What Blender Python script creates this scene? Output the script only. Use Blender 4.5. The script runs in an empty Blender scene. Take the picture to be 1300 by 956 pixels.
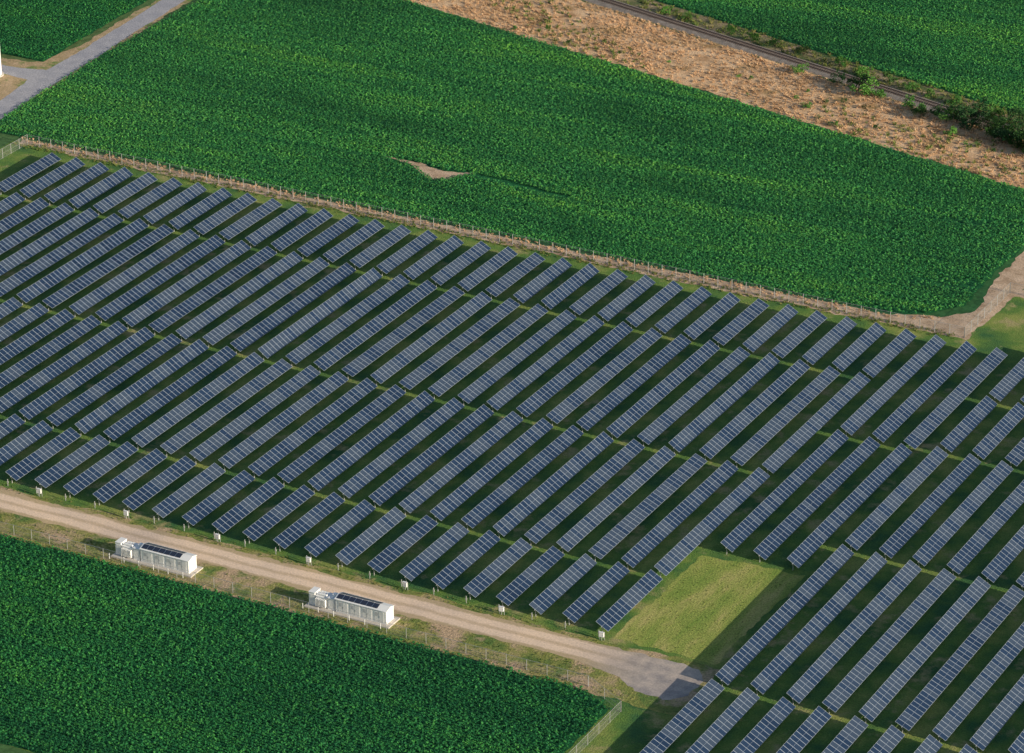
import bpy, math, random
import numpy as np
from mathutils import Vector, Matrix, geometry
random.seed(7); np.random.seed(7)
scene=bpy.context.scene
SC=scene.collection

# ------------------------------------------------------------------ materials
def new_mat(name):
    m=bpy.data.materials.new(name); m.use_nodes=True
    nt=m.node_tree; nt.nodes.clear()
    out=nt.nodes.new('ShaderNodeOutputMaterial'); b=nt.nodes.new('ShaderNodeBsdfPrincipled')
    nt.links.new(b.outputs[0],out.inputs[0])
    b.inputs['Roughness'].default_value=0.9
    b.inputs['Specular IOR Level'].default_value=0.2
    return m,nt,b,out
def c4(c): return (c[0],c[1],c[2],1.0)
def pos(nt,scale=None):
    g=nt.nodes.new('ShaderNodeNewGeometry')
    if scale is None: return g.outputs['Position']
    mp=nt.nodes.new('ShaderNodeMapping'); mp.inputs['Scale'].default_value=scale
    nt.links.new(g.outputs['Position'],mp.inputs['Vector']); return mp.outputs[0]
def noise(nt,vec,scale,detail=3,rough=0.6):
    n=nt.nodes.new('ShaderNodeTexNoise'); n.inputs['Scale'].default_value=scale
    n.inputs['Detail'].default_value=detail; n.inputs['Roughness'].default_value=rough
    nt.links.new(vec,n.inputs['Vector']); return n.outputs['Fac']
def ramp(nt,fac,stops):
    r=nt.nodes.new('ShaderNodeValToRGB'); el=r.color_ramp.elements
    el[0].position=stops[0][0]; el[0].color=c4(stops[0][1])
    el[1].position=stops[-1][0]; el[1].color=c4(stops[-1][1])
    for s in stops[1:-1]:
        e=el.new(s[0]); e.color=c4(s[1])
    nt.links.new(fac,r.inputs[0]); return r.outputs[0]
def mix(nt,a,b,fac,blend='MIX'):
    m=nt.nodes.new('ShaderNodeMix'); m.data_type='RGBA'; m.blend_type=blend
    for sock,val in ((m.inputs[0],fac),(m.inputs[6],a),(m.inputs[7],b)):
        if isinstance(val,(int,float)): sock.default_value=val
        elif isinstance(val,tuple): sock.default_value=c4(val)
        else: nt.links.new(val,sock)
    return m.outputs[2]
def bump(nt,b,h,strength,dist):
    n=nt.nodes.new('ShaderNodeBump'); n.inputs['Strength'].default_value=strength; n.inputs['Distance'].default_value=dist
    nt.links.new(h,n.inputs['Height']); nt.links.new(n.outputs[0],b.inputs['Normal'])
def ground_mat(name,cols,s1,s2,patch=None,ps=0.05,bs=0.6,bd=0.15,lo=0.35,hi=0.65,stretch=None,pl=(0.50,0.60)):
    m,nt,b,_=new_mat(name); v=pos(nt,stretch)
    f1=noise(nt,v,s1,4,0.6)
    n=len(cols); col=ramp(nt,f1,[(lo+(hi-lo)*i/(n-1),c) for i,c in enumerate(cols)])
    f2=noise(nt,pos(nt),s2,3,0.7)
    fm=ramp(nt,f2,[(0.3,(0.6,0.6,0.6)),(0.7,(1.35,1.35,1.35))])
    col=mix(nt,col,fm,1.0,'MULTIPLY')
    if patch:
        f3=noise(nt,pos(nt),ps,5,0.65)
        pf=ramp(nt,f3,[(pl[0],(0,0,0)),(pl[1],(1,1,1))])
        col=mix(nt,col,mix(nt,patch,fm,1.0,'MULTIPLY'),pf)
    nt.links.new(col,b.inputs['Base Color'])
    bump(nt,b,f2,bs,bd)
    return m
def flat_mat(name,col,rough=0.6,metal=0.0,var=0.12,scale=1.5,spec=0.3):
    m,nt,b,_=new_mat(name)
    f=noise(nt,pos(nt),scale,4,0.6)
    d=tuple(x*(1-var) for x in col); e=tuple(min(1,x*(1+var)) for x in col)
    nt.links.new(ramp(nt,f,[(0.3,d),(0.7,e)]),b.inputs['Base Color'])
    b.inputs['Roughness'].default_value=rough; b.inputs['Metallic'].default_value=metal
    b.inputs['Specular IOR Level'].default_value=spec
    return m

M_FAR=ground_mat('farmland_far',[(0.03,0.12,0.04),(0.05,0.16,0.05),(0.12,0.17,0.06)],0.004,0.5)
M_GRASS=ground_mat('mown_grass',[(0.05,0.15,0.05),(0.13,0.24,0.05),(0.30,0.34,0.09)],0.10,3.5,patch=(0.42,0.36,0.17),ps=0.16,bs=0.9,bd=0.25,pl=(0.56,0.68))
M_GRASS2=ground_mat('mown_lawn',[(0.22,0.32,0.06),(0.33,0.38,0.09),(0.50,0.45,0.16)],0.25,3.0,bs=0.9,bd=0.25,stretch=(1,0.25,1))
M_VERGE=ground_mat('verge_grass',[(0.12,0.20,0.05),(0.28,0.29,0.08),(0.46,0.36,0.19)],0.22,2.5,patch=(0.54,0.39,0.25),ps=0.12,bs=0.9,bd=0.25)
M_SOIL=ground_mat('dry_soil',[(0.42,0.29,0.19),(0.58,0.42,0.29),(0.68,0.51,0.37)],0.35,3.0,bs=0.7,bd=0.12)
M_TAN=ground_mat('dry_grass_ground',[(0.46,0.27,0.14),(0.72,0.47,0.27),(0.82,0.57,0.35)],0.25,2.5,patch=(0.34,0.23,0.10),ps=0.10,bs=0.8,bd=0.2,pl=(0.54,0.68))
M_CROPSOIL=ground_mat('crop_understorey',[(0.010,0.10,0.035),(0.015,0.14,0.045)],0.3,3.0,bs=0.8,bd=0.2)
M_WEEDS=ground_mat('weedy_ground',[(0.07,0.13,0.04),(0.22,0.20,0.10),(0.46,0.34,0.22)],0.2,2.0,bs=1.0,bd=0.3)
M_BALLAST=ground_mat('ballast_stone',[(0.26,0.22,0.19),(0.38,0.33,0.29)],0.8,5.0,bs=1.0,bd=0.15)
def road_mat(name,c_track,c_mid,c_edge,axis,centre,half):
    m,nt,b,_=new_mat(name)
    g=nt.nodes.new('ShaderNodeNewGeometry'); sp=nt.nodes.new('ShaderNodeSeparateXYZ')
    nt.links.new(g.outputs['Position'],sp.inputs[0])
    wob=noise(nt,g.outputs['Position'],0.08,2,0.5)
    a=nt.nodes.new('ShaderNodeMath'); a.operation='SUBTRACT'; nt.links.new(sp.outputs[axis],a.inputs[0]); a.inputs[1].default_value=centre
    w=nt.nodes.new('ShaderNodeMath'); w.operation='MULTIPLY_ADD'; nt.links.new(wob,w.inputs[0]); w.inputs[1].default_value=1.6; nt.links.new(a.outputs[0],w.inputs[2])
    w2=nt.nodes.new('ShaderNodeMath'); w2.operation='SUBTRACT'; nt.links.new(w.outputs[0],w2.inputs[0]); w2.inputs[1].default_value=0.8
    ab=nt.nodes.new('ShaderNodeMath'); ab.operation='ABSOLUTE'; nt.links.new(w2.outputs[0],ab.inputs[0])
    dv=nt.nodes.new('ShaderNodeMath'); dv.operation='DIVIDE'; nt.links.new(ab.outputs[0],dv.inputs[0]); dv.inputs[1].default_value=half
    fr=noise(nt,g.outputs['Position'],0.9,4,0.7)
    ad=nt.nodes.new('ShaderNodeMath'); ad.operation='MULTIPLY_ADD'; nt.links.new(fr,ad.inputs[0]); ad.inputs[1].default_value=0.35; nt.links.new(dv.outputs[0],ad.inputs[2])
    col=ramp(nt,ad.outputs[0],[(0.22,c_mid),(0.42,c_track),(0.85,c_track),(1.0,c_edge)])
    # wide gravel turning area at the end of the road
    gr=ramp(nt,noise(nt,g.outputs['Position'],0.4,4,0.6),[(0.35,(0.40,0.36,0.34)),(0.65,(0.62,0.53,0.46))])
    mr=nt.nodes.new('ShaderNodeMapRange'); mr.interpolation_type='SMOOTHSTEP'; nt.links.new(sp.outputs['X'],mr.inputs[0]); mr.inputs[1].default_value=56; mr.inputs[2].default_value=72
    col=mix(nt,col,gr,mr.outputs[0])
    big=noise(nt,g.outputs['Position'],0.05,4,0.6)
    col=mix(nt,col,ramp(nt,big,[(0.35,(0.82,0.83,0.87)),(0.65,(1.12,1.08,1.02))]),1.0,'MULTIPLY')
    f2=noise(nt,g.outputs['Position'],3.0,4,0.7)
    col=mix(nt,col,ramp(nt,f2,[(0.3,(0.75,0.75,0.75)),(0.7,(1.15,1.15,1.15))]),1.0,'MULTIPLY')
    nt.links.new(col,b.inputs['Base Color']); bump(nt,b,f2,0.4,0.05)
    return m
M_ROAD=road_mat('dirt_road_surface',(0.90,0.70,0.53),(0.68,0.52,0.36),(0.58,0.45,0.28),'Y',-84.0,3.0)
M_ROAD2=ground_mat('gravel_surface',[(0.36,0.36,0.40),(0.46,0.45,0.48)],0.3,3.0,bs=0.5,bd=0.08)
M_VERGE2=ground_mat('road_verge',[(0.40,0.30,0.16),(0.55,0.40,0.25)],0.4,2.5,patch=(0.16,0.24,0.06),ps=0.15)
M_CONC=flat_mat('concrete',(0.60,0.55,0.50),0.9)
M_WHITE=flat_mat('white_paint',(0.90,0.90,0.89),0.45,var=0.03)
M_WHITE2=flat_mat('white_paint_weathered',(0.82,0.82,0.81),0.5,var=0.08)
M_GREYBOX=flat_mat('grey_cabinet',(0.55,0.56,0.57),0.5)
M_DARKP=flat_mat('dark_roof_panel',(0.03,0.04,0.07),0.25,spec=0.5)
M_VENT=flat_mat('vent_dark',(0.28,0.29,0.31),0.6)
M_STEEL=flat_mat('galvanised_steel',(0.50,0.50,0.50),0.45,metal=0.3)
M_RAIL=flat_mat('rail_steel',(0.26,0.20,0.17),0.4,metal=0.6)
M_SLEEPER=flat_mat('sleeper_wood',(0.11,0.08,0.065),0.9)
M_BARK=flat_mat('bark',(0.10,0.07,0.05),0.95)

def chainlink():
    m,nt,b,out=new_mat('chainlink_mesh')
    b.inputs['Base Color'].default_value=(0.5,0.5,0.48,1); b.inputs['Metallic'].default_value=0.2
    t=nt.nodes.new('ShaderNodeBsdfTransparent'); ms=nt.nodes.new('ShaderNodeMixShader'); ms.inputs[0].default_value=0.09
    nt.links.new(t.outputs[0],ms.inputs[1]); nt.links.new(b.outputs[0],ms.inputs[2]); nt.links.new(ms.outputs[0],out.inputs[0])
    return m
M_CHAIN=chainlink()

def leaf_mat(name,stops,big=0.02,bigc=(0.75,1.2),rough=0.6,spec=0.2,warm=None,inst=True):
    m,nt,b,out=new_mat(name)
    at=nt.nodes.new('ShaderNodeAttribute'); at.attribute_name='lv'
    fac=at.outputs['Fac']
    if inst:
        oi=nt.nodes.new('ShaderNodeObjectInfo')
        ad=nt.nodes.new('ShaderNodeMath'); ad.operation='ADD'; nt.links.new(oi.outputs['Random'],ad.inputs[0]); nt.links.new(fac,ad.inputs[1])
        hf=nt.nodes.new('ShaderNodeMath'); hf.operation='MULTIPLY'; hf.inputs[1].default_value=0.5; nt.links.new(ad.outputs[0],hf.inputs[0]); fac=hf.outputs[0]
    col=ramp(nt,fac,stops)
    f=noise(nt,pos(nt,(0.22,1,1)),big,7,0.7)
    a,c=bigc
    if warm:
        col=mix(nt,col,ramp(nt,f,[(0.36,(a,a,a*1.1)),(0.50,(1.0,.97,1)),(0.64,warm)]),1.0,'MULTIPLY')
        # long streaks from individual planting passes
        f2=noise(nt,pos(nt,(0.03,1,1)),0.55,3,0.6)
        col=mix(nt,col,ramp(nt,f2,[(0.36,(.80,.82,.9)),(0.64,(1.25,1.14,1.0))]),1.0,'MULTIPLY')
    else: col=mix(nt,col,ramp(nt,f,[(0.35,(a,a,a)),(0.65,(c,c,c))]),1.0,'MULTIPLY')
    nt.links.new(col,b.inputs['Base Color']); b.inputs['Roughness'].default_value=rough; b.inputs['Specular IOR Level'].default_value=spec
    return m
M_CROP=leaf_mat('crop_leaf',[(0.1,(0.024,0.185,0.058)),(0.5,(0.050,0.285,0.076)),(0.9,(0.12,0.43,0.09))],big=0.045,bigc=(0.62,1.2),warm=(1.9,1.3,0.95),inst=False)
M_CROPD=leaf_mat('crop_leaf_dark',[(0.1,(0.014,0.135,0.047)),(0.5,(0.028,0.21,0.060)),(0.9,(0.07,0.33,0.07))],big=0.05,bigc=(0.7,1.15),warm=(1.5,1.15,0.95),inst=False)
M_DRY=leaf_mat('dry_grass_blade',[(0.15,(0.48,0.30,0.16)),(0.5,(0.74,0.51,0.31)),(0.85,(0.88,0.66,0.43))],big=0.12,bigc=(0.7,1.2),spec=0.1)
M_TUFT=leaf_mat('green_tuft_blade',[(0.15,(0.07,0.15,0.04)),(0.5,(0.18,0.25,0.06)),(0.85,(0.38,0.34,0.14))],big=0.1,bigc=(0.7,1.25),spec=0.1)
M_TREE=leaf_mat('tree_leaf',[(0.1,(0.012,0.05,0.014)),(0.5,(0.03,0.10,0.025)),(0.9,(0.07,0.16,0.03))],big=0.3,bigc=(0.7,1.2))
M_TREE2=leaf_mat('bush_leaf',[(0.1,(0.04,0.15,0.03)),(0.5,(0.09,0.25,0.04)),(0.9,(0.16,0.34,0.06))],big=0.3,bigc=(0.7,1.2))

def panel_mat():
    m,nt,b,_=new_mat('solar_glass')
    at=nt.nodes.new('ShaderNodeAttribute'); at.attribute_name='lv'
    oi=nt.nodes.new('ShaderNodeObjectInfo')
    ad=nt.nodes.new('ShaderNodeMath'); ad.operation='MULTIPLY_ADD'; nt.links.new(oi.outputs['Random'],ad.inputs[0]); ad.inputs[1].default_value=0.6; nt.links.new(at.outputs['Fac'],ad.inputs[2])
    col=ramp(nt,ad.outputs[0],[(0.0,(0.012,0.028,0.066)),(0.8,(0.022,0.045,0.095)),(1.6,(0.050,0.075,0.120))])
    nt.links.new(col,b.inputs['Base Color'])
    b.inputs['Roughness'].default_value=0.12; b.inputs['Specular IOR Level'].default_value=0.6
    return m
M_GLASS=panel_mat()
M_FRAME=flat_mat('aluminium_frame',(0.42,0.48,0.55),0.45,metal=0.2)

# ------------------------------------------------------------------ mesh helpers
class MB:
    def __init__(s): s.v=[];s.f=[];s.m=[];s.a=[]
    def box(s,x0,x1,y0,y1,z0,z1,mi=0,a=0.5):
        n=len(s.v)
        s.v+=[(x0,y0,z0),(x1,y0,z0),(x1,y1,z0),(x0,y1,z0),(x0,y0,z1),(x1,y0,z1),(x1,y1,z1),(x0,y1,z1)]
        for q in ((0,3,2,1),(4,5,6,7),(0,1,5,4),(1,2,6,5),(2,3,7,6),(3,0,4,7)):
            s.f.append(tuple(n+i for i in q)); s.m.append(mi); s.a.append(a)
    def quad(s,p,mi=0,a=0.5):
        n=len(s.v); s.v+=list(p); s.f.append(tuple(range(n,n+len(p)))); s.m.append(mi); s.a.append(a)
    def cyl(s,p0,p1,r0,r1,mi=0,seg=8,a=0.5,cap=True):
        p0=Vector(p0);p1=Vector(p1);d=(p1-p0).normalized()
        u=d.orthogonal().normalized();w=d.cross(u); n=len(s.v)
        for p,r in ((p0,r0),(p1,r1)):
            for i in range(seg):
                t=2*math.pi*i/seg; s.v.append(tuple(p+u*math.cos(t)*r+w*math.sin(t)*r))
        for i in range(seg):
            j=(i+1)%seg; s.f.append((n+i,n+j,n+seg+j,n+seg+i)); s.m.append(mi); s.a.append(a)
        if cap:
            s.f.append(tuple(n+seg+i for i in range(seg))); s.m.append(mi); s.a.append(a)
            s.f.append(tuple(n+i for i in reversed(range(seg)))); s.m.append(mi); s.a.append(a)
    def mesh(s,name,mats):
        me=bpy.data.meshes.new(name); me.from_pydata(s.v,[],s.f)
        for m in mats: me.materials.append(m)
        me.polygons.foreach_set('material_index',s.m)
        at=me.attributes.new('lv','FLOAT','FACE'); at.data.foreach_set('value',s.a)
        me.update(); return me
def obj(name,me,loc=(0,0,0),parent=None,rot=None,coll=None):
    o=bpy.data.objects.new(name,me); (coll or SC).objects.link(o); o.location=loc
    if rot: o.rotation_euler=rot
    if parent: o.parent=parent
    return o
def dens(poly,step,jit):
    out=[]; n=len(poly)
    for i in range(n):
        a=Vector(poly[i]);b=Vector(poly[(i+1)%n]);L=(b-a).length
        k=max(1,int(L/step)) if L<400 else 1
        d=(b-a)/L; nn=Vector((-d.y,d.x)); w=0
        for j in range(k):
            w=0.7*w+random.gauss(0,jit*0.7)
            p=a+(b-a)*j/k
            out.append(tuple(p+nn*(w if j else 0)))
    return out
def sheet(name,poly,z,mat,step=0.9,jit=0.2):
    p=dens(poly,step,jit) if jit else poly
    tris=geometry.tessellate_polygon([[Vector((x,y,0)) for x,y in p]])
    me=bpy.data.meshes.new(name)
    fs=[]
    for t in tris:
        a,b,c=[p[i] for i in t]
        if (b[0]-a[0])*(c[1]-a[1])-(b[1]-a[1])*(c[0]-a[0])<0: t=(t[0],t[2],t[1])
        fs.append(tuple(t))
    me.from_pydata([(x,y,z) for x,y in p],[],fs); me.materials.append(mat); me.update()
    return obj(name,me)

# ------------------------------------------------------------------ plants
def crop_plant(mb,rnd,ox,oy,sc=1.0,oz=0.0,pv=None):
    pv=rnd.random() if pv is None else pv
    for i in range(11):
        t=rnd.uniform(0,6.28); r=rnd.uniform(0.0,0.33)*sc; z=(rnd.uniform(0.42,0.70)-r*0.3)*sc+oz
        c=Vector((ox+r*math.cos(t),oy+r*math.sin(t)*0.85,z)); L=rnd.uniform(0.11,0.21)*sc; W=L*0.7
        d=Vector((math.cos(t+rnd.uniform(-.9,.9)),math.sin(t+rnd.uniform(-.9,.9)),rnd.uniform(-0.6,0.25))).normalized()
        s=d.cross(Vector((rnd.uniform(-.5,.5),rnd.uniform(-.5,.5),1))).normalized()
        mb.quad([tuple(c-d*L),tuple(c-s*W),tuple(c+d*L),tuple(c+s*W)],0,0.5*pv+0.5*rnd.random())
def tuft(seed):
    rnd=random.Random(seed); mb=MB()
    for i in range(16):
        t=rnd.uniform(0,6.28); r=rnd.uniform(0,0.3); b=Vector((r*math.cos(t),r*math.sin(t),0))
        L=rnd.uniform(0.4,0.9); tip=b+Vector((math.cos(t)*rnd.uniform(.15,.7),math.sin(t)*rnd.uniform(.15,.7),L))
        s=Vector((-math.sin(t),math.cos(t),0))*rnd.uniform(0.04,0.08)
        mid=(b+tip)/2+Vector((0,0,0.12))
        mb.quad([tuple(b-s),tuple(b+s),tuple(mid+s),tuple(tip),tuple(mid-s)],0,rnd.random())
    return mb
RS=0.76; PS=0.38; NR=4; NP=8; TW=NP*PS; TH=NR*RS
def coll_single(name,mat,n=5):
    col=bpy.data.collections.new(name)
    for i in range(n):
        mb=MB(); crop_plant(mb,random.Random(i*7+1),0,0,1.0,-0.1)
        col.objects.link(bpy.data.objects.new('crop_plant',mb.mesh('crop_plant',[mat])))
    return col
def coll_tiles(name,mat,n=14):
    col=bpy.data.collections.new(name)
    for i in range(n):
        rnd=random.Random(100+i); mb=MB()
        for r in range(NR):
            for p in range(NP):
                if rnd.random()<0.035: continue
                crop_plant(mb,rnd,(p+.5)*PS-TW/2+rnd.gauss(0,.10),(r+.5)*RS-TH/2+rnd.gauss(0,.06),rnd.uniform(.78,1.18),-0.1)
        col.objects.link(bpy.data.objects.new('crop_rows',mb.mesh('crop_rows',[mat])))
    return col
def coll_tuft(name,mat,n=4):
    col=bpy.data.collections.new(name)
    for i in range(n): col.objects.link(bpy.data.objects.new(name+'_tuft',tuft(i*13+len(name)).mesh(name,[mat])))
    return col
CT={0:(coll_tiles('crop_rows_a',M_CROP),coll_single('crop_plant_a',M_CROP)),1:(coll_tiles('crop_rows_b',M_CROPD),coll_single('crop_plant_b',M_CROPD))}
C_DRY=coll_tuft('dry_grass_tufts',M_DRY); C_TUFT=coll_tuft('green_grass_tufts',M_TUFT)
def scatter_obj(name,pts,coll,smin,smax,z=0.0,turn=None):
    me=bpy.data.meshes.new(name); n=len(pts)
    me.vertices.add(n)
    co=np.zeros((n,3),dtype=np.float32); co[:,:2]=pts[:,:2]; co[:,2]=z
    me.vertices.foreach_set('co',co.ravel()); me.update()
    o=obj(name,me)
    ng=bpy.data.node_groups.new(name+'_scatter','GeometryNodeTree')
    ng.interface.new_socket('Geometry',in_out='INPUT',socket_type='NodeSocketGeometry')
    ng.interface.new_socket('Geometry',in_out='OUTPUT',socket_type='NodeSocketGeometry')
    N=ng.nodes; gi=N.new('NodeGroupInput'); go=N.new('NodeGroupOutput')
    ip=N.new('GeometryNodeInstanceOnPoints'); ci=N.new('GeometryNodeCollectionInfo')
    ci.inputs['Collection'].default_value=coll; ci.inputs['Separate Children'].default_value=True; ci.inputs['Reset Children'].default_value=True
    ip.inputs['Pick Instance'].default_value=True
    L=ng.links
    idx=N.new('FunctionNodeRandomValue'); idx.data_type='INT'; idx.inputs[4].default_value=0; idx.inputs[5].default_value=len(coll.objects)-1; idx.inputs['Seed'].default_value=11
    L.new(idx.outputs[2],ip.inputs['Instance Index'])
    if turn=='half':
        r=N.new('FunctionNodeRandomValue'); r.data_type='INT'; r.inputs[4].default_value=0; r.inputs[5].default_value=1
        mm=N.new('ShaderNodeMath'); mm.operation='MULTIPLY'; mm.inputs[1].default_value=math.pi; L.new(r.outputs[2],mm.inputs[0])
        cx=N.new('ShaderNodeCombineXYZ'); L.new(mm.outputs[0],cx.inputs[2]); L.new(cx.outputs[0],ip.inputs['Rotation'])
    else:
        r=N.new('FunctionNodeRandomValue'); r.data_type='FLOAT_VECTOR'; r.inputs[0].default_value=(-0.12,-0.12,0); r.inputs[1].default_value=(0.12,0.12,6.283)
        L.new(r.outputs[0],ip.inputs['Rotation'])
    s=N.new('FunctionNodeRandomValue'); s.data_type='FLOAT'; s.inputs[2].default_value=smin; s.inputs[3].default_value=smax; s.inputs['Seed'].default_value=3
    L.new(gi.outputs[0],ip.inputs['Points']); L.new(ci.outputs[0],ip.inputs['Instance'])
    L.new(s.outputs[1],ip.inputs['Scale']); L.new(ip.outputs[0],go.inputs[0])
    md=o.modifiers.new('scatter','NODES'); md.node_group=ng
    return o
def inpoly(P,poly):
    x=P[:,0];y=P[:,1]; ins=np.zeros(len(P),bool); n=len(poly); j=n-1
    for i in range(n):
        xi,yi=poly[i];xj,yj=poly[j]
        c=((yi>y)!=(yj>y))&(x<(xj-xi)*(y-yi)/((yj-yi) if yj!=yi else 1e-9)+xi); ins^=c; j=i
    return ins
def rowpts(poly,rs,ps,jit=0.12):
    a=np.array(poly); x0,y0=a.min(0); x1,y1=a.max(0)
    X,Y=np.meshgrid(np.arange(x0,x1,ps),np.arange(y0,y1,rs)); P=np.stack([X.ravel(),Y.ravel()],1)
    P+=np.random.normal(0,1,P.shape)*jit
    Q=P+np.random.normal(0,0.25,P.shape)
    return P[inpoly(Q,poly)]
def lf(P,s,seed=0):
    r=np.random.RandomState(seed); v=np.zeros(len(P))
    for i in range(6):
        k=r.normal(0,s,2); v+=np.sin(P@k+r.uniform(0,6.28))
    return v/6*1.7

# ------------------------------------------------------------------ ground sheets
sheet('ground',[(-3500,-3500),(3500,-3500),(3500,3500),(-3500,3500)],-0.02,M_FAR,jit=0)
sheet('solar_field_grass',[(-150,-150),(190,-150),(190,78),(66,78),(66,55),(-150,55)],-0.012,M_GRASS,jit=0)
sheet('mown_grass_lawn',[(61,-46.5),(79,-45),(78.5,-78.5),(60.6,-78.5)],0.000,M_GRASS2,jit=0.3)
sheet('verge_grass',[(-150,-94.5),(80,-95.5),(80,-79.5),(-150,-79.5)],-0.006,M_VERGE,jit=0.25)
rp=[(-150,-87),(58,-87.2),(66,-88.6),(71,-91.6),(76,-92),(79,-89),(79.2,-84),(77,-81),(72,-80.6),(60,-80.9),(-150,-80.8)]
sheet('dirt_road',rp,0.002,M_ROAD,jit=0.26)
sheet('bare_soil_strip',[(-147,53.3),(67.5,52.9),(68.5,76),(190,76),(190,79.5),(68.5,79.5),(69,100),(70,124),(62.5,126),(62,97),(61.5,85),(64,70),(63.8,65),(58,60.5),(50,57.2),(-60,56.2),(-149,56.4)],0.0,M_SOIL,jit=0.3)
sheet('road_verge',[(-161.5,40),(-158,40),(-158.8,63),(-161.8,104),(-165.5,150),(-172,220),(-181,220),(-173,150),(-170.5,110),(-174,96),(-200,93),(-200,82),(-173,82),(-168,74),(-166,40)],0.002,M_VERGE2,jit=0.3)
sheet('gravel_road',[(-160.5,30),(-159.6,63),(-163,104),(-166.3,147),(-171,215),(-178,215),(-171.2,147),(-168.6,106),(-168.4,93),(-178,91.2),(-200,91),(-200,87),(-180,86.8),(-168.5,86),(-166.4,73),(-167,30)],0.008,M_ROAD2,jit=0.15)
def tl(x): return 170.2-0.252*(x+120)
def rl(x): return 192-0.296*(x+84)
def fl(x): return 196.5-0.292*(x+68)
xs=[-170,-120,-75,-30,12,50,90,140]
sheet('dry_grass_strip',[(x,tl(x)+random.uniform(-.6,.6)) for x in xs]+[(x,rl(x)-2.5) for x in reversed(xs)],0.0,M_TAN,jit=0.35)
sheet('rail_corridor_ground',[(x,rl(x)-3.2) for x in xs]+[(x,fl(x)+0.5) for x in reversed(xs)],0.006,M_WEEDS,jit=0.35)

# ------------------------------------------------------------------ crops
F_MAIN=[(-159,57.0),(-60,56.8),(50,57.4),(57,61),(61.5,67),(60.6,85),(61.2,97),(61.5,tl(61.5)-0.8),(12,tl(12)-0.6),(-30,tl(-30)-0.8),(-75,tl(-75)-0.5),(-120,tl(-120)-0.8),(-163.5,tl(-163.5)-.5),(-162.6,110),(-160.5,75)]
F_BL=[(-150,-150),(70,-150),(70,-98.5),(64,-95),(-20,-94.6),(-150,-95)]
F_TR=[(-130,fl(-130)),(-68,fl(-68)),(-5,fl(-5)),(40,fl(40)),(95,fl(95)),(95,235),(20,260),(-60,262),(-130,255)]
F_TL=[(-172,97),(-174.5,147),(-180,200),(-250,200),(-250,97)]
F_TL2=[(-170,72),(-172,80),(-250,80),(-250,30),(-169,30)]
BARE=[(-75,82.8),(-68,81.5),(-60,76.2),(-57,78.2),(-53.5,83.5),(-60,81.4),(-66,83.2)]
def special(P):
    Q=P+np.random.normal(0,0.3,P.shape)
    k=inpoly(Q,BARE)
    k|=(np.abs(P[:,1]-(82.3-0.10*(P[:,0]+53)))<0.8)&(P[:,0]>-53)&(P[:,0]<-30)
    n=lf(P,0.25,5); k|=(n>0.75)&(P[:,0]>40)&(np.random.rand(len(P))<0.5)
    return k
for poly,mt in ((F_MAIN,0),(F_BL,1),(F_TR,0),(F_TL,1),(F_TL2,1)):
    a=np.array(poly); x0,y0=a.min(0); x1,y1=a.max(0)
    X,Y=np.meshgrid(np.arange(x0+TW/2,x1+TW,TW),np.arange(y0+TH/2,y1+TH,TH)); T=np.stack([X.ravel(),Y.ravel()],1)
    ok=np.ones(len(T),bool)
    for dx in (-1,0,1):
        for dy in (-1,0,1):
            C=T+np.array([dx*(TW/2+.3),dy*(TH/2+.3)]); ok&=inpoly(C,poly)
            if poly is F_MAIN: ok&=~((C[:,0]>-77)&(C[:,0]<-28)&(C[:,1]>75)&(C[:,1]<85)); ok&=~((C[:,0]>40)&(lf(C,0.25,5)>0.6))
    full=T[ok]; part=T[~ok]
    pi=(np.arange(NP)+.5)*PS-TW/2; ri=(np.arange(NR)+.5)*RS-TH/2
    G1,G2=np.meshgrid(pi,ri); off=np.stack([G1.ravel(),G2.ravel()],1)
    P=(part[:,None,:]+off[None]).reshape(-1,2); P=P+np.random.normal(0,1,P.shape)*np.array([.1,.06])
    P=P[inpoly(P+np.random.normal(0,0.3,P.shape),poly)]
    if poly is F_MAIN: P=P[~special(P)]
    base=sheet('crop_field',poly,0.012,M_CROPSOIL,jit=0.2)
    s=scatter_obj('crop_rows',full,CT[mt][0],1,1,turn='half'); s.parent=base
    s=scatter_obj('crop_plants',P,CT[mt][1],0.78,1.18); s.parent=base
sheet('bare_patch',BARE,0.02,M_SOIL,jit=0.3)

poly=[(x,tl(x)) for x in xs]+[(x,rl(x)-3) for x in reversed(xs)]
P=rowpts(poly,0.75,0.75,jit=0.3); n=lf(P,0.2,9); P=P[np.random.rand(len(P))<np.clip(0.55-0.4*n,0.08,1)]
s=scatter_obj('dry_grass',P,C_DRY,0.25,0.75)
P=rowpts(poly,2.2,2.2,jit=0.8); P=P[lf(P,0.12,4)>0.35]; scatter_obj('weed_patch',P,C_TUFT,0.5,1.1)
poly=[(x,rl(x)+2.6) for x in xs]+[(x,fl(x)-0.2) for x in reversed(xs)]
P=rowpts(poly,0.9,0.9,jit=0.3); P=P[np.random.rand(len(P))<0.45]; scatter_obj('weed_patch',P,C_TUFT,0.4,1.0)
P=rowpts([(-149,55.2),(50,55.2),(62,61),(50,57),(-149,56.8)],0.6,0.6,jit=0.25); P=P[np.random.rand(len(P))<.5]
scatter_obj('verge_weeds',P,C_DRY,0.25,0.6)
P=rowpts([(-149,52.2),(66,52.2),(66,54.8),(-149,54.8)],0.6,0.6,jit=0.25); P=P[np.random.rand(len(P))<.6]
scatter_obj('verge_weeds',P,C_TUFT,0.25,0.6)
P=rowpts([(-150,-94.5),(72,-94.5),(72,-87.5),(-150,-87.5)],0.8,0.8,jit=0.3); P=P[lf(P,0.3,11)+np.random.normal(0,.4,len(P))>0.1]
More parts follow.
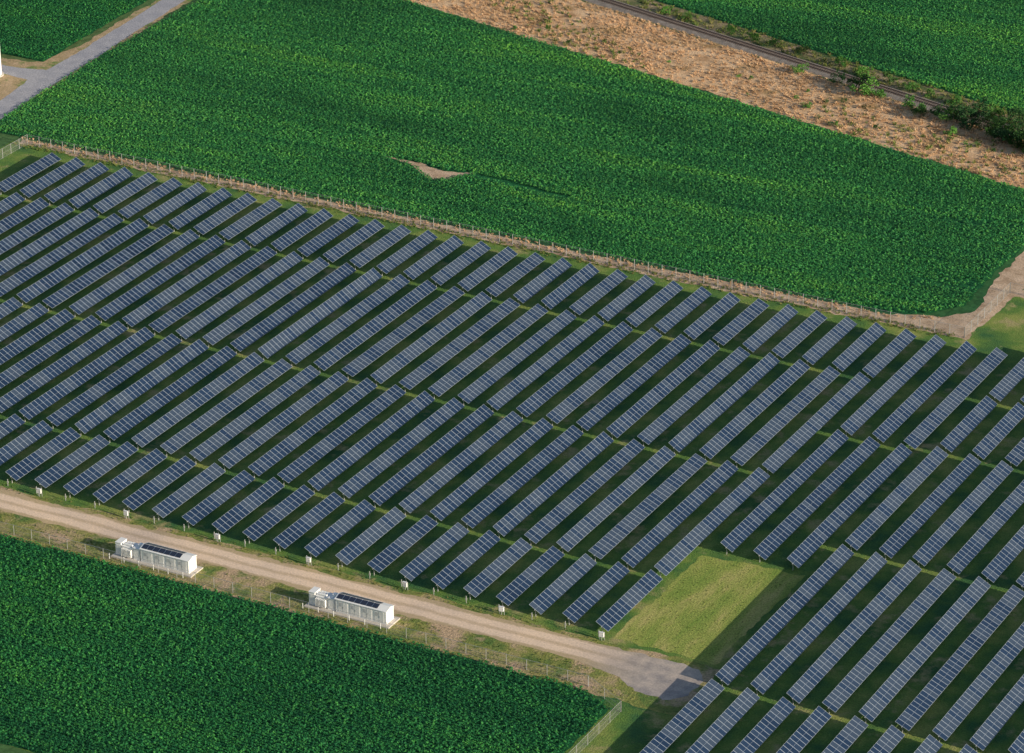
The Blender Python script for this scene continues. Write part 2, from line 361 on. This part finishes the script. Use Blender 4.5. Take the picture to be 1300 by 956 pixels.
P=P[~((P[:,1]>-92.6)&(((P[:,0]>-27)&(P[:,0]<-9))|((P[:,0]>11)&(P[:,0]<28))|(P[:,0]>62)))]
scatter_obj('verge_weeds',P,C_TUFT,0.15,0.35)
P=rowpts([(-150,-80.6),(60,-80.6),(60,-78.6),(-150,-78.6)],0.7,0.7,jit=0.3); P=P[np.random.rand(len(P))<.5]
scatter_obj('verge_weeds',P,C_TUFT,0.15,0.35)
P=rowpts([(61.5,-47),(78,-46),(77.5,-78),(61,-78)],0.6,0.6,jit=0.3); P=P[np.random.rand(len(P))<.35]
scatter_obj('lawn_tufts',P,C_TUFT,0.08,0.2)

# ------------------------------------------------------------------ solar tracker rows
PITCH=6.03
HW=1.27
def table_mesh(L):
    mb=MB(); n=int(round(L/1.2)); p=L/n; rnd=random.Random(int(L*10))
    mb.box(-HW,HW,-L/2,L/2,0.06,0.095,1)
    for i in range(n):
        y0=-L/2+i*p+0.055; y1=y0+p-0.11; a=rnd.random()
        mb.quad([(-HW+.035,y0,.099),(-.012,y0,.099),(-.012,y1,.099),(-HW+.035,y1,.099)],0,a)
        mb.quad([(.012,y0,.099),(HW-.035,y0,.099),(HW-.035,y1,.099),(.012,y1,.099)],0,a)
    mb.cyl((0,-L/2-.15,0),(0,L/2+.15,0),0.07,0.07,2,8)
    y=-L/2+0.5
    while y<L/2:
        mb.box(-.7,.7,y-.03,y+.03,0.0,0.06,2); y+=2.06
    return mb.mesh('panel_table',[M_GLASS,M_FRAME,M_STEEL])
def posts_mesh(L):
    mb=MB(); n=max(2,int(round(L/6.5))); 
    for i in range(n+1):
        y=-L/2+0.3+(L-0.6)*i/n
        mb.box(-.05,.05,y-.08,y+.08,-0.1,1.24,0)
    mb.box(-.18,.18,-.3,.3,1.0,1.22,0)
    mb.box(.08,.14,-.35,-.15,0.3,1.0,0)
    return mb.mesh('row_posts',[M_STEEL])
TM={};PM={}
HUB=1.35
def row(x,y0,y1):
    L=round(y1-y0,1)
    if L not in TM: TM[L]=table_mesh(L); PM[L]=posts_mesh(L)
    o=obj('solar_panel_row',PM[L],(x,(y0+y1)/2,0))
    t=obj('panel_table',TM[L],(0,0,HUB),parent=o,rot=(0,math.radians(29+random.gauss(0,2.0)),0))
ZA=[(28.3,48.6),(-15.2,27.1),(-57.1,-16.4),(-78.0,-58.3)]
ZB=[(4.7,48.6),(-44.6,3.5)]
ZC=[(29.6,52.5),(6.6,28.4),(-34.5,5.4),(-84.5,-35.7),(-134.5,-85.7)]
for k in range(0,53):
    x=-134.6+PITCH*k
    bands=ZA if k<=32 else (ZB if k<=35 else ZC)
    for b in bands: row(x+random.gauss(0,.04),b[0],b[1])

def combiner():
    mb=MB()
    mb.box(-.45,-.37,-.04,.04,0,1.5,1); mb.box(.37,.45,-.04,.04,0,1.5,1)
    mb.box(-.5,.5,-.05,.0,.9,.96,1); mb.box(-.38,.38,-.30,-.052,.65,1.45,0); mb.box(-.42,.42,-.34,0.02,1.46,1.50,0)
    mb.box(-.05,.05,-.2,-.1,0,.65,1); mb.box(.28,.32,-.33,-.301,.95,1.1,1)
    return mb.mesh('combiner_box',[M_WHITE2,M_STEEL])
CM=combiner()
for k in range(2,33,3):
    obj('combiner_box',CM,(-134.6+PITCH*k+random.uniform(-.3,.3)+1.0,-79.6,0),rot=(0,0,random.uniform(-.1,.1)))
def marker():
    mb=MB(); mb.cyl((0,0,0),(0,0,1.25),.06,.06,0,6); mb.cyl((0,0,1.25),(0,0,1.32),.08,.05,0,6); mb.box(-.12,.12,-.08,.08,.6,.95,0)
    return mb.mesh('end_post',[M_STEEL])
EM=marker()
for k in range(0,33): obj('row_end_post',EM,(-134.6+PITCH*k,-79.0,0))

# ------------------------------------------------------------------ inverter stations
def station(x0,y0):
    root=bpy.data.objects.new('inverter_station',None); SC.objects.link(root); root.location=(x0,y0,0)
    mb=MB(); mb.box(-.6,15.2,-1.9,1.9,-.05,.22,0); obj('concrete_pad',mb.mesh('concrete_pad',[M_CONC]),parent=root)
    mb=MB(); X0,X1=5.0,14.4; W=1.2; H=2.6
    mb.box(X0,X1,-W,W,.24,H,0)
    obj('container_body',mb.mesh('container_body',[M_WHITE]),parent=root)
    mb=MB(); e=.15
    n=[(X0-e,-W-e,H+.003),(X1+e,-W-e,H+.003),(X1+e,W+e,H+.003),(X0-e,W+e,H+.003),(X0-e,0,H+.42),(X1+e,0,H+.42)]
    mb.v=n; mb.f=[(0,1,5,4),(2,3,4,5),(0,4,3),(1,2,5),(0,3,2,1)]; mb.m=[0]*5; mb.a=[.5]*5
    obj('roof',mb.mesh('roof',[M_WHITE]),parent=root)
    mb=MB(); sl=.42/(W+e)
    for i in range(7):
        xa=X0+.1+i*1.1; xb=xa+1.0
        for s in (-1,1):
            ya=s*(W+e)*.80; yb=s*.08; za=H+.05+sl*((W+e)-abs(ya)); zb=H+.05+sl*((W+e)-abs(yb))
            q=[(xa,ya,za),(xb,ya,za),(xb,yb,zb),(xa,yb,zb)]
            if s>0: q=q[::-1]
            mb.quad(q,0)
    obj('roof_panels',mb.mesh('roof_panels',[M_DARKP]),parent=root)
    mb=MB()
    for i in range(4):
        xa=X0+.5+i*2.25
        mb.box(xa,xa+1.7,-W-.03,-W-.002,.45,2.3,0)
        mb.box(xa+.84,xa+.86,-W-.045,-W-.031,.45,2.3,1)
        for j in range(5): mb.box(xa+.15,xa+.7,-W-.05,-W-.031,1.5+j*.13,1.54+j*.13,1)
        mb.box(xa+.95,xa+1.0,-W-.07,-W-.031,1.2,1.5,1)
    mb.box(X1+.002,X1+.03,-.9,.9,.45,2.3,0); mb.box(X1+.031,X1+.045,-.01,.01,.45,2.3,1)
    obj('doors_and_louvres',mb.mesh('doors',[M_WHITE2,M_VENT]),parent=root)
    mb=MB(); mb.box(1.2,3.2,-.9,.9,.24,2.0,0); mb.box(1.1,3.3,-1.0,1.0,2.003,2.12,0)
    for i in range(8):
        xx=1.3+i*.25; mb.box(xx,xx+.08,-1.45,-.902,.5,1.85,0); mb.box(xx,xx+.08,.902,1.4,.5,1.85,0)
    for i in range(3): mb.cyl((1.6+i*.55,.2,2.12),(1.6+i*.55,.2,2.6),.09,.05,1,8)
    mb.cyl((1.3,-.5,2.35),(3.0,-.5,2.35),.2,.2,0,10)
    obj('transformer',mb.mesh('transformer',[M_WHITE,M_GREYBOX]),parent=root)
    mb=MB(); mb.box(-.2,.9,-.9,.9,.24,2.45,0); mb.box(-.25,.95,-.95,.95,2.453,2.52,0); mb.box(0,.7,-.93,-.902,.5,2.1,1)
    mb.box(3.5,4.7,-1.1,1.0,.24,2.3,0); mb.box(3.45,4.75,-1.15,1.05,2.303,2.37,0); mb.box(3.7,4.5,-1.13,-1.102,.5,2.1,1)
    mb.box(3.9,4.3,-.3,.3,2.373,2.7,0)
    obj('switchgear_cabinets',mb.mesh('switchgear',[M_WHITE,M_WHITE2]),parent=root)
    mb=MB()
    for i in range(6): mb.cyl((-.5+i*2.9,-2.4,0),(-.5+i*2.9,-2.4,1.0),.07,.07,0,6)
    obj('bollards',mb.mesh('bollards',[M_WHITE2]),parent=root)
station(-25.2,-90.6); station(12.2,-90.4)

# ------------------------------------------------------------------ fences
def fence(pts,h=2.2,sp=3.0,pr=.06):
    mb=MB()
    for a,b in zip(pts[:-1],pts[1:]):
        a=Vector(a);b=Vector(b);L=(b-a).length;d=(b-a)/L;n=max(1,int(L/sp))
        for i in range(n+1):
            p=a+d*(L*i/n); r=pr if i not in(0,n) else .09
            mb.cyl((p.x,p.y,0),(p.x,p.y,h+.05),r,r,0,5)
        for z,r in ((h,.025),(h*0.5,.012),(.12,.012)):
            mb.cyl((a.x,a.y,z),(b.x,b.y,z),r,r,0,4,cap=False)
        mb.quad([(a.x,a.y,.05),(b.x,b.y,.05),(b.x,b.y,h),(a.x,a.y,h)],1)
    return obj('chainlink_fence',mb.mesh('chainlink_fence',[M_STEEL,M_CHAIN]))
fence([(-146,-93.4),(-146,54.2),(67,53.8),(67,77),(190,77)],pr=.065)
fence([(-146,-93.4),(64,-93.6),(72,-98.2),(72,-150)],h=1.9,sp=3.6,pr=.045)

# ------------------------------------------------------------------ railway
mb=MB(); a=math.atan(-0.296); L=320; 
v=[(-L/2,-2.6,.0),(L/2,-2.6,.0),(L/2,-1.5,.45),(-L/2,-1.5,.45),(-L/2,1.5,.45),(L/2,1.5,.45),(L/2,2.6,0),(-L/2,2.6,0)]
mb.v=v; mb.f=[(0,1,2,3),(3,2,5,4),(4,5,6,7)]; mb.m=[0]*3; mb.a=[.5]*3
rt=bpy.data.objects.new('railway_track',None); SC.objects.link(rt); rt.location=(-10,rl(-10),0.01); rt.rotation_euler=(0,0,a)
obj('ballast',mb.mesh('ballast',[M_BALLAST]),parent=rt)
mb=MB(); x=-L/2
while x<L/2: mb.box(x,x+.24,-1.3+random.uniform(-.05,.05),1.3,.40,.52,0); x+=.62
obj('sleepers',mb.mesh('sleepers',[M_SLEEPER]),parent=rt)
mb=MB()
for s in (-.72,.72): mb.box(-L/2,L/2,s-.035,s+.035,.523,.68,0); mb.box(-L/2,L/2,s-.07,s+.07,.521,.54,0)
obj('rails',mb.mesh('rails',[M_RAIL]),parent=rt)

# ------------------------------------------------------------------ trees and bushes
def tree_mesh(h,r,seed,mat,leaves=1500,bush=False):
    rnd=random.Random(seed); mb=MB(); tips=[]
    th=h*(.25 if bush else .3)
    mb.cyl((0,0,-.1),(0,0,th),.035*h,.022*h,0,7)
    for i in range(10):
        t=rnd.uniform(0,6.28); z0=th*rnd.uniform(.4,1); rr=r*rnd.uniform(.35,.85); z1=h*rnd.uniform(.22,.9)
        p=(rr*math.cos(t),rr*math.sin(t),z1); mb.cyl((0,0,z0),p,.014*h,.005*h,0,5); tips.append(Vector(p))
    tips.append(Vector((0,0,h*.85)))
    cl=[(p,r*rnd.uniform(.28,.5)) for p in tips]+[(tips[rnd.randrange(len(tips))]+Vector((rnd.gauss(0,.3),rnd.gauss(0,.3),rnd.gauss(0,.2)))*r,r*rnd.uniform(.15,.32)) for _ in range(9)]
    for i in range(leaves):
        c,cr=rnd.choice(cl); d=Vector((rnd.gauss(0,1),rnd.gauss(0,1),rnd.gauss(0,.8))).normalized()*cr*rnd.uniform(.55,1.05)
        p=c+d
        if p.z<.1: continue
        u=Vector((rnd.gauss(0,1),rnd.gauss(0,1),rnd.gauss(0,1))).normalized(); w=u.orthogonal().normalized(); s=rnd.uniform(.10,.20)*(.8+.05*h)
        mb.quad([tuple(p-u*s),tuple(p+w*s*.6),tuple(p+u*s),tuple(p-w*s*.6)],1,rnd.random())
    return mb.mesh('tree',[M_BARK,mat])
TR=[tree_mesh(4.6,2.6,1,M_TREE,2000),tree_mesh(5.2,2.9,2,M_TREE,2400),tree_mesh(3.8,2.4,3,M_TREE,1800)]
BU=[tree_mesh(2.6,1.7,11,M_TREE2,900,True),tree_mesh(2.0,1.5,12,M_TREE2,800,True),tree_mesh(2.4,1.6,13,M_TREE,800,True)]
def put(nm,m,x,y,s=None):
    o=obj(nm,m,(x,y,0),rot=(0,0,random.uniform(0,6.28))); o.scale=(s or random.uniform(.8,1.1),)*3
for i,(x,dy) in enumerate([(24,-4.0),(28,-4.2),(32,-4.6),(36,-4.2),(40,-5.0),(44,-4.4),(48,-4.8),(52,-4.4),(37,-7.2),(45,-7.5),(56,-5),(34,-6.2),(41,-7),(49,-7.5),(36,4.6),(44,4.4)]):
    put('tree',TR[i%3],x,rl(x)+dy)
for i,(x,dy) in enumerate([(-43,4.3),(-36,4),(-30,4.5),(-12,5),(-5,4),(2,4.6),(8,4.0),(13,4.5),(-2,-4.6),(1,-5.2),(3.5,-4.4),(-8,-4.2),(12,-4.4),(15,-5.4),(-22,4.6),(-55,4),(26,-11),(16,-8),(-18,-5),(-62,4.4),(19,-4.4),(22,-5.4),(20,4.4),(26,4.2),(30,4.6)]):
    put('bush',BU[i%3],x,rl(x)+dy,1.5 if i in (8,9) else None)
for i in range(30):
    x=random.uniform(-100,50); y=tl(x)+random.uniform(1,17); put('bush',BU[i%3],x,y,random.uniform(.25,.5))

# ------------------------------------------------------------------ wind turbine at the far left edge
wt=bpy.data.objects.new('wind_turbine',None); SC.objects.link(wt); wt.location=(-177.2,85.0,0)
mb=MB(); mb.cyl((0,0,0),(0,0,88),2.05,1.9,0,40); mb.cyl((0,0,-.1),(0,0,.25),2.5,2.5,1,40); mb.box(-.5,.5,-2.12,-2.0,.6,2.8,1)
o=obj('tower',mb.mesh('tower',[M_WHITE,M_CONC]),parent=wt)
mb=MB(); mb.box(-2,2,-4,6,88.1,92,0); mb.cyl((0,-4.1,90),(0,-6.4,90),1.6,.6,0,16); obj('nacelle',mb.mesh('nacelle',[M_WHITE]),parent=wt)
mb=MB()
for i in range(3):
    t=math.radians(90+120*i); d=Vector((math.cos(t),0,math.sin(t))); s=Vector((-d.z,0,d.x)); c=Vector((0,-5.2,90))
    p=[c+d*1.2-s*.6,c+d*1.2+s*.6,c+d*10+s*1.6,c+d*44+s*.2,c+d*44-s*.1,c+d*10-s*.9]
    mb.quad([tuple(q+Vector((0,-.12,0))) for q in p]); mb.quad([tuple(q+Vector((0,.12,0))) for q in reversed(p)])
    n=len(p)
    for j in range(n):
        a_,b_=p[j],p[(j+1)%n]; e=Vector((0,.12,0)); mb.quad([tuple(a_-e),tuple(a_+e),tuple(b_+e),tuple(b_-e)])
obj('blades',mb.mesh('blades',[M_WHITE]),parent=wt)

# ------------------------------------------------------------------ camera
cam=bpy.data.cameras.new('camera'); co=bpy.data.objects.new('camera',cam); SC.objects.link(co)
X=Vector((0.8798729,-0.1967377,0.4325714));Y=Vector((0.4751457,0.3790911,-0.7940570));Z=X.cross(Y)
M=Matrix((X,Y,Z)).to_4x4(); M.translation=Vector((289.828,-532.028,286.116)); co.matrix_world=M
cam.sensor_width=36; cam.lens=4645.9/1300*36; cam.clip_start=1; cam.clip_end=9000
scene.camera=co

# ------------------------------------------------------------------ light
EL=17.5; AZ=-7.0   # degrees; sun stands towards +X, a touch towards -Y
sd=Vector((math.cos(math.radians(EL))*math.cos(math.radians(AZ)),math.cos(math.radians(EL))*math.sin(math.radians(AZ)),math.sin(math.radians(EL))))
sl=bpy.data.lights.new('sun','SUN'); sl.energy=5.0; sl.angle=math.radians(.5); sl.color=(1.0,.88,.69)
so=bpy.data.objects.new('sun',sl); SC.objects.link(so); so.rotation_euler=sd.to_track_quat('Z','Y').to_euler()
w=bpy.data.worlds.new('World'); scene.world=w; w.use_nodes=True; nt=w.node_tree; nt.nodes.clear()
o=nt.nodes.new('ShaderNodeOutputWorld'); bg=nt.nodes.new('ShaderNodeBackground'); sk=nt.nodes.new('ShaderNodeTexSky')
sk.sky_type='NISHITA'; sk.sun_disc=False; sk.sun_elevation=math.radians(EL); sk.sun_rotation=math.radians(90-AZ)
bg.inputs[1].default_value=0.11
nt.links.new(sk.outputs[0],bg.inputs[0]); nt.links.new(bg.outputs[0],o.inputs[0])
scene.view_settings.view_transform='Standard'; scene.view_settings.look='None'; scene.view_settings.exposure=0
